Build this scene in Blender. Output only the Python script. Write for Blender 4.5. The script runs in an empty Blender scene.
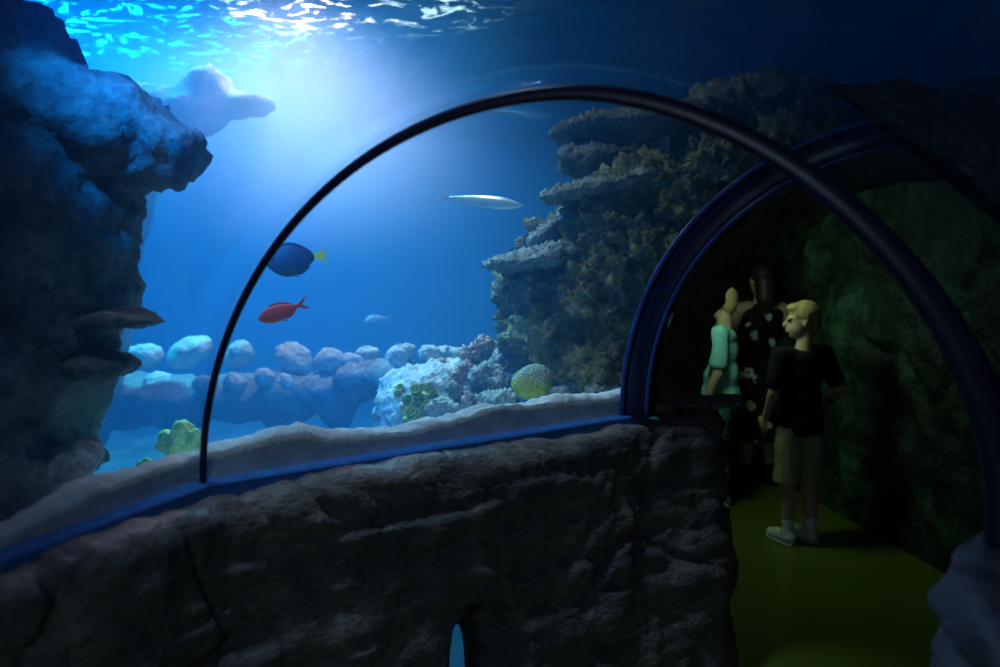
import bpy, bmesh, math, random
import numpy as np
from mathutils import Vector, Matrix, noise, Euler
from mathutils.bvhtree import BVHTree
random.seed(7)
C = bpy.context.scene.collection
R = math.radians

# ------------------------------------------------------------------ camera
F = 850.0; H = 1.65; HS = 1.08
PITCH = math.atan((333.5 - 265) / F)
cp, sp = math.cos(PITCH), math.sin(PITCH)
def P(px, py, D):
    """world point seen at pixel px,py of the 1000x667 frame, D metres along the optical axis"""
    a = (px - 500) / F; b = (333.5 - py) / F
    return Vector((a * D, (cp + b * sp) * D, H + (-sp + b * cp) * D))

cam_d = bpy.data.cameras.new('camera'); cam = bpy.data.objects.new('camera', cam_d); C.objects.link(cam)
cam.location = (0, 0, H); cam.rotation_euler = (math.pi / 2 - PITCH, 0, 0)
cam_d.sensor_width = 36; cam_d.lens = 36 * F / 1000
cam_d.clip_start = 0.02; cam_d.clip_end = 60
cam_d.dof.use_dof = True; cam_d.dof.focus_distance = 3.3; cam_d.dof.aperture_fstop = 1.6
bpy.context.scene.camera = cam

# ------------------------------------------------------------------ helpers
def tag(o, label=None, cat=None, group=None, kind=None):
    if label: o['label'] = label
    if cat: o['category'] = cat
    if group: o['group'] = group
    if kind: o['kind'] = kind
    return o

def thing(name, label, cat, loc, group=None, kind=None):
    o = bpy.data.objects.new(name, None); C.objects.link(o); o.location = loc
    o.empty_display_size = 0.05
    return tag(o, label, cat, group, kind)

def obj(name, me, mat, parent=None, origin=None, smooth=True):
    """me in world coordinates (or local when origin is None and no parent)"""
    if isinstance(me, bmesh.types.BMesh):
        m = bpy.data.meshes.new(name); me.to_mesh(m); me.free(); me = m
    me.name = name
    if parent is not None:
        off = Vector(parent.location)
        pp = parent.parent
        while pp is not None: off += Vector(pp.location); pp = pp.parent
        me.transform(Matrix.Translation(-off))
    elif origin is not None:
        me.transform(Matrix.Translation(-Vector(origin)))
    if mat:
        me.materials.clear(); me.materials.append(mat)
    if smooth:
        me.polygons.foreach_set('use_smooth', [True] * len(me.polygons))
    o = bpy.data.objects.new(name, me); C.objects.link(o)
    if parent is not None: o.parent = parent
    elif origin is not None: o.location = origin
    return o

def add_ell(bm, c, r, rot=(0, 0, 0), seg=16):
    if isinstance(r, (int, float)): r = (r, r, r)
    M = Matrix.Translation(c) @ Euler(rot).to_matrix().to_4x4() @ Matrix.Diagonal((r[0], r[1], r[2], 1))
    bmesh.ops.create_uvsphere(bm, u_segments=seg, v_segments=max(6, seg // 2 + 2), radius=1, matrix=M)

def add_cap(bm, p0, p1, r0, r1, seg=12):
    p0 = Vector(p0); p1 = Vector(p1); d = p1 - p0; L = d.length
    add_ell(bm, p0, r0, seg=seg); add_ell(bm, p1, r1, seg=seg)
    if L > 1e-5:
        q = d.to_track_quat('Z', 'Y').to_matrix().to_4x4()
        bmesh.ops.create_cone(bm, cap_ends=True, segments=seg, radius1=r0, radius2=r1, depth=L,
                              matrix=Matrix.Translation((p0 + p1) / 2) @ q)

def chain(bm, pts, rs, seg=12):
    for i in range(len(pts) - 1): add_cap(bm, pts[i], pts[i + 1], rs[i], rs[i + 1], seg)

def remesh(bm, voxel, smooth=2, fac=0.5):
    me = bpy.data.meshes.new('tmp'); bm.to_mesh(me); bm.free()
    o = bpy.data.objects.new('tmp', me); C.objects.link(o)
    m = o.modifiers.new('r', 'REMESH'); m.mode = 'VOXEL'; m.voxel_size = voxel; m.adaptivity = 0
    if smooth:
        s = o.modifiers.new('s', 'SMOOTH'); s.iterations = smooth; s.factor = fac
    dg = bpy.context.evaluated_depsgraph_get(); dg.update()
    out = bpy.data.meshes.new_from_object(o.evaluated_get(dg))
    bpy.data.objects.remove(o); bpy.data.meshes.remove(me)
    return out

def displace(me, fn):
    """move each vertex along its normal by fn(co, normal)"""
    co = [v.co.copy() for v in me.vertices]; no = [v.normal.copy() for v in me.vertices]
    flat = []
    for c, n in zip(co, no):
        flat.extend(c + n * fn(c, n))
    me.vertices.foreach_set('co', flat); me.update()
    return me

def fbm(p, sc, oct=3):
    return noise.fractal(p * sc, 1.0, 2.0, oct)

def rockfn(amp, sc, fine=0.25, strata=0.0, seed=0.0, billow=0.0):
    off = Vector((seed * 3.7, seed * 1.9, seed * 5.3))
    def f(c, n):
        q = c + off
        d = amp * fbm(q, sc, 4)
        d += amp * fine * (abs(noise.noise(q * sc * 5.0)) * 2 - 0.6 + 0.7 * noise.noise(q * sc * 11))
        if billow:
            v = noise.voronoi(q * billow)[0][0]
            d += amp * 0.8 * (0.45 - v)
        if strata:
            d += strata * noise.noise(Vector((q.x * 1.3, q.y * 1.3, q.z * 13)))
        return d
    return f

def rock_from(bm, voxel, amp, sc, seed=0, smooth=2, **k):
    return displace(remesh(bm, voxel, smooth), rockfn(amp, sc, seed=seed, **k))

# ------------------------------------------------------------------ materials
def newmat(name):
    m = bpy.data.materials.new(name); m.use_nodes = True
    nt = m.node_tree; nt.nodes.clear()
    return m, nt, nt.nodes.new('ShaderNodeOutputMaterial')

def principled(nt, out, color=(.5, .5, .5), rough=.7, metal=0, spec=.5):
    b = nt.nodes.new('ShaderNodeBsdfPrincipled')
    b.inputs['Base Color'].default_value = (*color, 1); b.inputs['Roughness'].default_value = rough
    b.inputs['Metallic'].default_value = metal; b.inputs['Specular IOR Level'].default_value = spec
    nt.links.new(b.outputs[0], out.inputs[0])
    return b

def plain(name, color, rough=.6, metal=0, spec=.5, vary=.25, scale=30, bump=0.0):
    m, nt, out = newmat(name); b = principled(nt, out, color, rough, metal, spec)
    tc = nt.nodes.new('ShaderNodeTexCoord'); n = nt.nodes.new('ShaderNodeTexNoise')
    n.inputs['Scale'].default_value = scale; n.inputs['Detail'].default_value = 4
    nt.links.new(tc.outputs['Object'], n.inputs['Vector'])
    r = nt.nodes.new('ShaderNodeValToRGB')
    r.color_ramp.elements[0].position = .3; r.color_ramp.elements[1].position = .7
    r.color_ramp.elements[0].color = (*[c * (1 - vary) for c in color], 1)
    r.color_ramp.elements[1].color = (*[min(1, c * (1 + vary)) for c in color], 1)
    nt.links.new(n.outputs['Fac'], r.inputs[0]); nt.links.new(r.outputs[0], b.inputs['Base Color'])
    if bump:
        bp = nt.nodes.new('ShaderNodeBump'); bp.inputs['Strength'].default_value = bump; bp.inputs['Distance'].default_value = .01
        nt.links.new(n.outputs['Fac'], bp.inputs['Height']); nt.links.new(bp.outputs[0], b.inputs['Normal'])
    return m

def rockmat(name, cols, scale=4, rough=.75, bump=.6, fine=60, spec=.35, dist=.02, cracks=0.0, zsq=1.0):
    """cols: list of (position, colour) on one large noise; fine noise and voronoi pits as bump"""
    m, nt, out = newmat(name); b = principled(nt, out, (.3, .3, .3), rough, 0, spec)
    tc = nt.nodes.new('ShaderNodeTexCoord')
    mp = nt.nodes.new('ShaderNodeMapping'); mp.inputs['Scale'].default_value = (1, 1, zsq)
    nt.links.new(tc.outputs['Object'], mp.inputs['Vector'])
    n = nt.nodes.new('ShaderNodeTexNoise'); n.inputs['Scale'].default_value = scale; n.inputs['Detail'].default_value = 8
    n.inputs['Roughness'].default_value = .65
    nt.links.new(mp.outputs[0], n.inputs['Vector'])
    r = nt.nodes.new('ShaderNodeValToRGB'); el = r.color_ramp.elements
    while len(el) < len(cols): el.new(.5)
    for e, (p, c) in zip(el, cols): e.position = p; e.color = (*c, 1)
    nt.links.new(n.outputs['Fac'], r.inputs[0])
    n2 = nt.nodes.new('ShaderNodeTexNoise'); n2.inputs['Scale'].default_value = fine; n2.inputs['Detail'].default_value = 6
    nt.links.new(mp.outputs[0], n2.inputs['Vector'])
    mx = nt.nodes.new('ShaderNodeMix'); mx.data_type = 'RGBA'; mx.blend_type = 'OVERLAY'; mx.inputs[0].default_value = .7
    nt.links.new(r.outputs[0], mx.inputs[6])
    bw = nt.nodes.new('ShaderNodeRGB'); 
    nt.nodes.remove(bw)
    nt.links.new(n2.outputs['Fac'], mx.inputs[7])
    nt.links.new(mx.outputs[2], b.inputs['Base Color'])
    ad = nt.nodes.new('ShaderNodeMath'); ad.operation = 'MULTIPLY_ADD'
    nt.links.new(n2.outputs['Fac'], ad.inputs[0]); ad.inputs[1].default_value = .5
    nt.links.new(n.outputs['Fac'], ad.inputs[2])
    h = ad.outputs[0]
    if cracks:
        v = nt.nodes.new('ShaderNodeTexVoronoi'); v.feature = 'DISTANCE_TO_EDGE'; v.inputs['Scale'].default_value = cracks
        wn = nt.nodes.new('ShaderNodeTexNoise'); wn.inputs['Scale'].default_value = 3
        nt.links.new(mp.outputs[0], wn.inputs['Vector'])
        va = nt.nodes.new('ShaderNodeVectorMath'); va.operation = 'MULTIPLY_ADD'; va.inputs[1].default_value = (.5, .5, .5)
        nt.links.new(wn.outputs['Color'], va.inputs[0]); nt.links.new(mp.outputs[0], va.inputs[2])
        nt.links.new(va.outputs[0], v.inputs['Vector'])
        mr = nt.nodes.new('ShaderNodeMapRange'); mr.inputs[1].default_value = 0; mr.inputs[2].default_value = .03
        nt.links.new(v.outputs['Distance'], mr.inputs[0])
        a2 = nt.nodes.new('ShaderNodeMath'); a2.operation = 'MULTIPLY_ADD'; a2.inputs[1].default_value = .12
        nt.links.new(mr.outputs[0], a2.inputs[0]); nt.links.new(h, a2.inputs[2]); h = a2.outputs[0]
    bp = nt.nodes.new('ShaderNodeBump'); bp.inputs['Strength'].default_value = bump; bp.inputs['Distance'].default_value = dist
    nt.links.new(h, bp.inputs['Height']); nt.links.new(bp.outputs[0], b.inputs['Normal'])
    return m

M = {}
M['wall'] = rockmat('moulded_rock', [(.3, (.10, .095, .095)), (.46, (.15, .14, .135)), (.58, (.20, .165, .135)), (.75, (.36, .36, .37))],
                    scale=3.5, rough=.5, bump=.7, fine=40, spec=.4, dist=.02, cracks=2.2, zsq=2.2)
M['portal'] = rockmat('portal_rock', [(.3, (.05, .05, .05)), (.5, (.13, .115, .10)), (.75, (.26, .24, .22))], scale=4, rough=.6, bump=.8, fine=30, zsq=3.5)
M['green_wall'] = rockmat('passage_rock', [(.3, (.008, .012, .009)), (.54, (.012, .030, .017)), (.72, (.06, .17, .10))], scale=2.5, rough=.6, bump=.9, fine=25, dist=.04)  # green highlights of the passage light put into the noise colour
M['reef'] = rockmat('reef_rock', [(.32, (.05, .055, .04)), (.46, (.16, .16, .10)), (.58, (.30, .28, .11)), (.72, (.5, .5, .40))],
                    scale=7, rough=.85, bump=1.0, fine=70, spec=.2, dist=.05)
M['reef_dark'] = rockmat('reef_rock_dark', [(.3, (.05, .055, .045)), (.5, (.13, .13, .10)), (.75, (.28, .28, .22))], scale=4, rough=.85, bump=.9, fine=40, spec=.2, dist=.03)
M['ledge'] = rockmat('ledge_rock', [(.3, (.12, .13, .12)), (.55, (.26, .27, .25)), (.75, (.48, .48, .46))], scale=8, rough=.9, bump=1.0, fine=70, spec=.15, dist=.02)
M['pale'] = rockmat('pale_stone', [(.3, (.26, .27, .26)), (.55, (.42, .43, .40)), (.75, (.66, .66, .62))], scale=7, rough=.9, bump=.8, fine=60, spec=.15)
M['pink'] = rockmat('pink_stone', [(.3, (.30, .20, .17)), (.55, (.5, .36, .30)), (.75, (.65, .52, .46))], scale=9, rough=.9, bump=.9, fine=50, spec=.15)
M['bluegrey'] = rockmat('grey_stone', [(.3, (.16, .18, .17)), (.55, (.34, .36, .33)), (.75, (.55, .56, .5))], scale=9, rough=.9, bump=1.0, fine=60, spec=.15)
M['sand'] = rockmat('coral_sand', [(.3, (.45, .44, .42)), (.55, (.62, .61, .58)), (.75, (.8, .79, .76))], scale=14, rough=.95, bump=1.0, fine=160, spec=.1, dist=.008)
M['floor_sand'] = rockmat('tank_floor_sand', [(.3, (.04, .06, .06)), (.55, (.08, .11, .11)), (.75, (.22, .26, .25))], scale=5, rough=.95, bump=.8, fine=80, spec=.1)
M['log'] = rockmat('log_rock', [(.3, (.06, .08, .08)), (.55, (.16, .18, .17)), (.75, (.34, .36, .34))], scale=7, rough=.9, bump=1.0, fine=50, spec=.15)
m, nt, out = newmat('brain_coral'); b = principled(nt, out, (.4, .4, .1), .85, 0, .2)
tc = nt.nodes.new('ShaderNodeTexCoord'); sx = nt.nodes.new('ShaderNodeSeparateXYZ'); nt.links.new(tc.outputs['Object'], sx.inputs[0])
n = nt.nodes.new('ShaderNodeTexNoise'); n.inputs['Scale'].default_value = 30; n.inputs['Detail'].default_value = 5; nt.links.new(tc.outputs['Object'], n.inputs['Vector'])
ad = nt.nodes.new('ShaderNodeMath'); ad.operation = 'MULTIPLY_ADD'; ad.inputs[1].default_value = .06; nt.links.new(n.outputs['Fac'], ad.inputs[0]); nt.links.new(sx.outputs['Z'], ad.inputs[2])
r = nt.nodes.new('ShaderNodeValToRGB'); e = r.color_ramp.elements
e[0].position = .085; e[0].color = (.42, .40, .05, 1); e[1].position = .15; e[1].color = (.34, .36, .28, 1)
nt.links.new(ad.outputs[0], r.inputs[0]); nt.links.new(r.outputs[0], b.inputs['Base Color'])
v = nt.nodes.new('ShaderNodeTexVoronoi'); v.inputs['Scale'].default_value = 75; nt.links.new(tc.outputs['Object'], v.inputs['Vector'])
bp = nt.nodes.new('ShaderNodeBump'); bp.inputs['Strength'].default_value = 1; bp.inputs['Distance'].default_value = .012; nt.links.new(v.outputs['Distance'], bp.inputs['Height']); nt.links.new(bp.outputs[0], b.inputs['Normal'])
M['brain'] = m
M['yellow'] = rockmat('yellow_coral', [(.3, (.55, .5, .06)), (.55, (.75, .68, .12)), (.75, (.85, .8, .35))], scale=20, rough=.8, bump=.8, fine=80, spec=.2)
M['cup'] = rockmat('cup_coral', [(.3, (.20, .24, .03)), (.55, (.38, .42, .06)), (.75, (.58, .60, .25))], scale=20, rough=.8, bump=.6, fine=60, spec=.2)
M['backwall'] = plain('tank_wall_blue', (.02, .16, .42), .9, vary=.2, scale=1.5, spec=.1)
M['seal'] = plain('black_seal', (.018, .018, .06), .35, vary=.3, spec=.6)
M['flange_lip'] = plain('flange_lip_highlight', (.02, .05, .20), .3, vary=.3, spec=.6)  # blue edge highlights of the flange put into a lighter colour
M['flange'] = plain('blue_black_flange', (.006, .010, .035), .3, vary=.3, spec=.6)
M['channel'] = plain('blue_channel', (.04, .18, .5), .3, vary=.2, spec=.6)
M['black'] = plain('black_housing', (.01, .01, .012), .5)

def glassmat(name, ior=1.25, tint=(.96, .985, 1)):
    m, nt, out = newmat(name)
    t = nt.nodes.new('ShaderNodeBsdfTransparent'); t.inputs[0].default_value = (*tint, 1)
    g = nt.nodes.new('ShaderNodeBsdfGlossy'); g.inputs['Roughness'].default_value = .03
    f = nt.nodes.new('ShaderNodeFresnel'); f.inputs['IOR'].default_value = ior
    mx = nt.nodes.new('ShaderNodeMixShader')
    k = nt.nodes.new('ShaderNodeMath'); k.operation = 'MULTIPLY'; k.inputs[1].default_value = .10
    nt.links.new(f.outputs[0], k.inputs[0]); nt.links.new(k.outputs[0], mx.inputs[0]); nt.links.new(t.outputs[0], mx.inputs[1]); nt.links.new(g.outputs[0], mx.inputs[2])
    nt.links.new(mx.outputs[0], out.inputs[0])
    return m
M['acrylic'] = glassmat('acrylic', 1.18)

# floor: sealed concrete, yellow-olive paint, glossy
m, nt, out = newmat('olive_floor'); b = principled(nt, out, (.42, .42, .06), .28, 0, .5)
tc = nt.nodes.new('ShaderNodeTexCoord'); n = nt.nodes.new('ShaderNodeTexNoise'); n.inputs['Scale'].default_value = 3; n.inputs['Detail'].default_value = 6
nt.links.new(tc.outputs['Object'], n.inputs['Vector'])
r = nt.nodes.new('ShaderNodeValToRGB'); r.color_ramp.elements[0].color = (.10, .14, .012, 1); r.color_ramp.elements[1].color = (.17, .20, .025, 1)
nt.links.new(n.outputs['Fac'], r.inputs[0]); nt.links.new(r.outputs[0], b.inputs['Base Color'])
M['floor'] = m

# water
WS = 0.135
m, nt, out = newmat('water_body')
vs = nt.nodes.new('ShaderNodeVolumeScatter'); vs.inputs['Color'].default_value = (.09, .46, 1, 1); vs.inputs['Density'].default_value = WS
vs.inputs['Anisotropy'].default_value = .35
va = nt.nodes.new('ShaderNodeVolumeAbsorption'); va.inputs['Color'].default_value = (.0, .62, .92, 1); va.inputs['Density'].default_value = .14
ad = nt.nodes.new('ShaderNodeAddShader'); nt.links.new(vs.outputs[0], ad.inputs[0]); nt.links.new(va.outputs[0], ad.inputs[1])
nt.links.new(ad.outputs[0], out.inputs['Volume'])
M['water'] = m
m, nt, out = newmat('water_surface')
t = nt.nodes.new('ShaderNodeBsdfTransparent'); t.inputs[0].default_value = (.8, .95, 1, 1)
rf = nt.nodes.new('ShaderNodeBsdfRefraction'); rf.inputs['IOR'].default_value = 1.12; rf.inputs['Roughness'].default_value = .22
rf.inputs['Color'].default_value = (.9, .97, 1, 1)
gl = nt.nodes.new('ShaderNodeBsdfGlossy'); gl.inputs['Roughness'].default_value = .1
mx = nt.nodes.new('ShaderNodeMixShader'); mx.inputs[0].default_value = .35
nt.links.new(t.outputs[0], mx.inputs[1]); nt.links.new(rf.outputs[0], mx.inputs[2])
mx2 = nt.nodes.new('ShaderNodeMixShader'); mx2.inputs[0].default_value = .12
nt.links.new(mx.outputs[0], mx2.inputs[1]); nt.links.new(gl.outputs[0], mx2.inputs[2])
tc = nt.nodes.new('ShaderNodeTexCoord'); mp = nt.nodes.new('ShaderNodeMapping'); mp.inputs['Scale'].default_value = (2.6, 3.6, 1)
mp.inputs['Rotation'].default_value = (0, 0, .5)
nt.links.new(tc.outputs['Object'], mp.inputs[0])
n = nt.nodes.new('ShaderNodeTexNoise'); n.inputs['Scale'].default_value = 2.2; n.inputs['Detail'].default_value = 3; n.inputs['Distortion'].default_value = 1.2
nt.links.new(mp.outputs[0], n.inputs['Vector'])
mr = nt.nodes.new('ShaderNodeMapRange'); mr.inputs[1].default_value = .55; mr.inputs[2].default_value = .74; mr.inputs[4].default_value = .45
nt.links.new(n.outputs['Fac'], mr.inputs[0])
tl = nt.nodes.new('ShaderNodeBsdfTranslucent'); tl.inputs[0].default_value = (.9, .95, .95, 1)  # noise-masked translucent patches stand in for glints
mx3 = nt.nodes.new('ShaderNodeMixShader'); nt.links.new(mr.outputs[0], mx3.inputs[0])
nt.links.new(mx2.outputs[0], mx3.inputs[1]); nt.links.new(tl.outputs[0], mx3.inputs[2])
nt.links.new(mx3.outputs[0], out.inputs[0])
M['surface'] = m

# ------------------------------------------------------------------ tunnel path
def arch(left, right, b, p=2.0, n=48, off=0.0, zs=HS):
    """points of an arch from left base to right base, grown outwards by off"""
    left = Vector((left[0], left[1], 0)); right = Vector((right[0], right[1], 0))
    c = (left + right) / 2; d = right - left; a = d.length / 2; u = d.normalized()
    out = []
    for i in range(n + 1):
        t = math.pi * (1 - i / n)
        ct, st = math.cos(t), math.sin(t)
        e = p if not isinstance(p, tuple) else (p[0] if ct < 0 else p[1])
        ct = math.copysign(abs(ct) ** (2 / e), ct); st = abs(st) ** (2 / e)
        q = c + u * (ct * (a + off)); q.z = zs + st * (b + off)
        out.append(q)
    return out
yaw1, yaw2 = R(15), R(25)
L1 = (-.767, 2.171); R1 = (L1[0] + 1.90 * math.cos(yaw1), L1[1] - 1.90 * math.sin(yaw1)); B1 = .955
L2 = (.534, 3.205);  R2 = (L2[0] + 2.2 * math.cos(yaw2), L2[1] - 2.2 * math.sin(yaw2)); B2 = 1.02
L0 = (-1.95, -1.2); R0 = (.35, -1.75); B0 = 1.0
STN = [(L0, R0, B0, (2.0, 2.0)), (L1, R1, B1, (2.0, 1.8)), (L2, R2, B2, (2.2, 2.2))]

def arch_shell(s0, s1, t, segs=24):
    """acrylic panel: closed shell between two stations, t thick"""
    bm = bmesh.new(); rows = []
    for k in range(segs + 1):
        w = k / segs
        l = Vector(s0[0]).lerp(Vector(s1[0]), w); r = Vector(s0[1]).lerp(Vector(s1[1]), w)
        b = s0[2] * (1 - w) + s1[2] * w; p = tuple(s0[3][q] * (1 - w) + s1[3][q] * w for q in (0, 1))
        inn = [bm.verts.new(v) for v in arch(l, r, b, p)]
        outr = [bm.verts.new(v) for v in arch(l, r, b, p, off=t)]
        rows.append(inn + outr[::-1])
    n = len(rows[0])
    for k in range(segs):
        for i in range(n):
            bm.faces.new((rows[k][i], rows[k][(i + 1) % n], rows[k + 1][(i + 1) % n], rows[k + 1][i]))
    bm.faces.new(rows[0]); bm.faces.new(rows[-1][::-1])
    bmesh.ops.recalc_face_normals(bm, faces=bm.faces)
    return bm
GT = .03
o = obj('window_1', arch_shell(STN[0], STN[1], GT), M['acrylic']); tag(o, 'clear curved acrylic tunnel panel overhead before the thin black ring', 'window', kind='structure')
o = obj('window_2', arch_shell(STN[1], STN[2], GT), M['acrylic']); tag(o, 'clear curved acrylic tunnel panel between the thin and the thick ring', 'window', kind='structure')

def ring(station, width, rin, rout, push=0.0, n=96, grow=None):
    """flange with a rectangular rounded section around an arch"""
    l, r, b, p = station
    u = (Vector((r[0], r[1], 0)) - Vector((l[0], l[1], 0))).normalized(); nrm = Vector((-u.y, u.x, 0))
    bm = bmesh.new(); rows = []
    for i in range(n + 1):
        g = 1.0 if grow is None else 1 + (grow - 1) * (i / n) ** 2.2
        a_in = arch(l, r, b, p, n=n, off=rin * g)[i]; a_out = arch(l, r, b, p, n=n, off=rout)[i]
        e = (a_out - a_in) * .18; w = width * (1 if grow is None else 1 + (grow - 1) * .12 * (i / n) ** 2.5)
        hv = nrm * (w / 2); ch = nrm * min(w * .2, .008)
        sec = [a_in - hv + ch, a_in + hv - ch, a_in + hv + e, a_out + hv - e, a_out + hv - ch, a_out - hv + ch, a_out - hv - e, a_in - hv + e]
        rows.append([bm.verts.new(q + nrm * push) for q in sec])
    for i in range(n):
        for j in range(8):
            bm.faces.new((rows[i][j], rows[i][(j + 1) % 8], rows[i + 1][(j + 1) % 8], rows[i + 1][j]))
    bm.faces.new(rows[0]); bm.faces.new(rows[-1][::-1])
    bmesh.ops.recalc_face_normals(bm, faces=bm.faces)
    return bm
o = obj('arch_ring', ring(STN[1], .013, -.003, .014, grow=26), M['seal'], origin=(L1[0], L1[1], HS))
tag(o, 'thin black sealing ring arching over the tunnel between two acrylic panels', 'ring')
root = thing('arch_flange', 'thick blue black flange ring where the acrylic meets the rock portal', 'ring', (L2[0], L2[1], HS))
obj('flange_band', ring(STN[2], .13, -.045, .05), M['flange'], root)
obj('flange_lip', ring(STN[2], .016, -.052, -.036, push=-.066), M['flange_lip'], root)
obj('outer_lip', ring(STN[2], .016, .042, .06, push=-.066), M['flange_lip'], root)

# ------------------------------------------------------------------ low rock walls (swept profile, displaced)
def densify(pts, step):
    out = []
    for a, b in zip(pts[:-1], pts[1:]):
        a = Vector(a); b = Vector(b); n = max(1, int((b - a).length / step))
        for i in range(n): out.append(a.lerp(b, i / n))
    out.append(Vector(pts[-1])); return out
def smooth_path(p, it):
    for _ in range(it):
        p = [p[0]] + [(p[i - 1] + p[i] * 2 + p[i + 1]) / 4 for i in range(1, len(p) - 1)] + [p[-1]]
    return p
def sweep(path, prof, side):
    """prof: list of (offset, z); side=+1 offsets to the right of the path direction"""
    bm = bmesh.new(); rows = []
    n = len(path)
    for i, q in enumerate(path):
        d = (path[min(i + 1, n - 1)] - path[max(i - 1, 0)]).normalized()
        nr = Vector((d.y, -d.x)) * side
        rows.append([bm.verts.new((q.x + nr.x * o_, q.y + nr.y * o_, z)) for o_, z in prof])
    for i in range(n - 1):
        for j in range(len(prof) - 1):
            f = (rows[i][j], rows[i][j + 1], rows[i + 1][j + 1], rows[i + 1][j])
            bm.faces.new(f)
    bm.normal_update()
    k = (n // 2) * (len(prof) - 1) + (len(prof) - 1) * 3 // 4
    bm.faces.ensure_lookup_table()
    f = bm.faces[min(k, len(bm.faces) - 1)]; i = n // 2
    d = path[min(i + 1, n - 1)] - path[i - 1]
    if f.normal.x * d.y * side - f.normal.y * d.x * side < 0: bmesh.ops.reverse_faces(bm, faces=bm.faces)
    return bm
def prof_dense(ctrl, step):
    p = densify([Vector(c) for c in ctrl], step); return [(q.x, q.y) for q in smooth_path(p, 3)]

def wall_disp(seed, niche=None):
    off = Vector((seed * 7.1, seed * 3.3, 0))
    def f(c, n):
        q = c + off
        topfade = min(1, max(0, (HS + .02 - c.z) / .05)) * .95 + .05
        d = .034 * fbm(q, 1.8, 3) + .018 * noise.noise(q * 9)
        # bedding: wandering ledges
        s = noise.noise(Vector((q.x * 1.1, q.y * 1.1, q.z * 8.5 + 1.6 * noise.noise(q * 1.4))))
        d += .018 * s
        for k, z0 in enumerate((.50, .66, .80, .93)):
            zz = c.z - z0 - .06 * noise.noise(Vector((q.x * 1.3, q.y * 1.3, 3.0 * k))) - .012 * noise.noise(q * 7)
            m_ = max(0, noise.noise(Vector((q.x * 1.7, q.y * 1.7, 9.0 + k))) + .25)
            d -= .03 * min(1, 2.2 * m_) * math.exp(-(zz / .010) ** 2)
            d += .014 * m_ * (1 if -.10 < zz < 0 else 0) * min(1, -zz / .01 if zz < 0 else 0)
        # cracks
        w = q + Vector((noise.noise(q * 2.2), noise.noise(q * 2.2 + Vector((9, 0, 0))), noise.noise(q * 2.2 + Vector((0, 9, 0))))) * .16
        w = Vector((w.x * 1.5, w.y * 1.5, w.z * 3.6))
        dist, _ = noise.voronoi(w)
        e = dist[1] - dist[0]
        d -= .022 * max(0, 1 - e / .06)
        d += .008 * math.copysign(1, noise.cell(Vector(_[0]) * 3.1) - .5)* min(1, e / .12)
        d += .007 * fbm(q, 22, 3) + .010 * noise.noise(Vector((q.x * 2.2, q.y * 2.2, q.z * 30 + 2 * noise.noise(q * 4))))
        d *= topfade
        if niche: d -= niche(c)
        return d
    return f
# left wall: under the glass line, corner beyond the flange, then back into the passage
pathL = densify([Vector(p) for p in [(-1.95, -.9), (-1.30, .72), (-.969, 1.607), L1, (-.12, 2.70), L2, (.78, 3.33), (.84, 3.55), (.74, 3.95), (.66, 4.5)]], .016)
pathL = smooth_path(pathL, 14)
profL = prof_dense([(-.05, HS - .010), (.05, HS - .010), (.09, HS - .018), (.112, HS - .06), (.115, HS - .2), (.13, .6), (.15, .3), (.18, -.02)], .016)
nc = P(495, 668, 2.66)
def niche(c):
    # an arched recess low in the wall
    e = Vector((c.x - nc.x, c.y - nc.y, 0)); u = e.x * .79 + e.y * .61
    h = c.z - nc.z
    rr = math.sqrt(max(.04, (u / .155) ** 2 + (max(h, 0) / .21) ** 2 + .15 * fbm(c, 9, 2)))
    t = min(1, max(0, (1.0 - rr) / .14))
    return .24 * t * t * (3 - 2 * t)
me = bpy.data.meshes.new('wall_left'); bm = sweep(pathL, profL, 1); bm.to_mesh(me); bm.free(); me.update()
displace(me, wall_disp(1, niche))
o = obj('wall_left', me, M['wall']); tag(o, 'low dark moulded rock wall carrying the acrylic tunnel', 'wall', kind='structure')
# right wall
pathR = densify([Vector(p) for p in [(.35, -1.6), (.60, .3), (.985, 1.62), (1.12, 1.80), (1.35, 1.95), (2.0, 2.10), (2.35, 2.2)]], .02)
pathR = smooth_path(pathR, 8)
me = bpy.data.meshes.new('wall_right'); bm = sweep(pathR, [(a_ * 1.0, z_) for a_, z_ in profL], -1); bm.to_mesh(me); bm.free(); me.update()
displace(me, wall_disp(3))
o = obj('wall_right', me, M['wall']); tag(o, 'blue grey end of the low rock wall at the right edge', 'wall', kind='structure')

# channel strips that hold the acrylic
def strip(path, side, z0, z1, o0, o1):
    prof = [(o0, z0), (o1, z0), (o1, z1 - .006), (o1 - .006, z1), (o0, z1)]
    bm = sweep(path, prof + [prof[0]], side)
    bmesh.ops.remove_doubles(bm, verts=bm.verts, dist=1e-5)
    bmesh.ops.holes_fill(bm, edges=bm.edges, sides=0)
    bmesh.ops.recalc_face_normals(bm, faces=bm.faces)
    return bm
pL = densify([Vector(p) for p in [L0, (-1.30, .72), (-.969, 1.607), L1]], .05)
o = obj('trim_1', strip(pL, 1, HS - .05, HS + .006, -.05, .018), M['channel'], smooth=False); tag(o, 'blue channel strip under the near acrylic panel', 'trim', kind='structure')
pL = densify([Vector(p) for p in [L1, L2]], .05)
o = obj('trim_2', strip(pL, 1, HS - .05, HS + .006, -.05, .018), M['channel'], smooth=False); tag(o, 'blue channel strip between the two rings', 'trim', kind='structure')
pR = densify([Vector(p) for p in [R0, R1, (1.4, 1.85), R2]], .05)
o = obj('trim_3', strip(pR, -1, HS - .05, HS + .006, -.05, .018), M['channel'], smooth=False); tag(o, 'blue channel strip on the right wall', 'trim', kind='structure')

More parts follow.
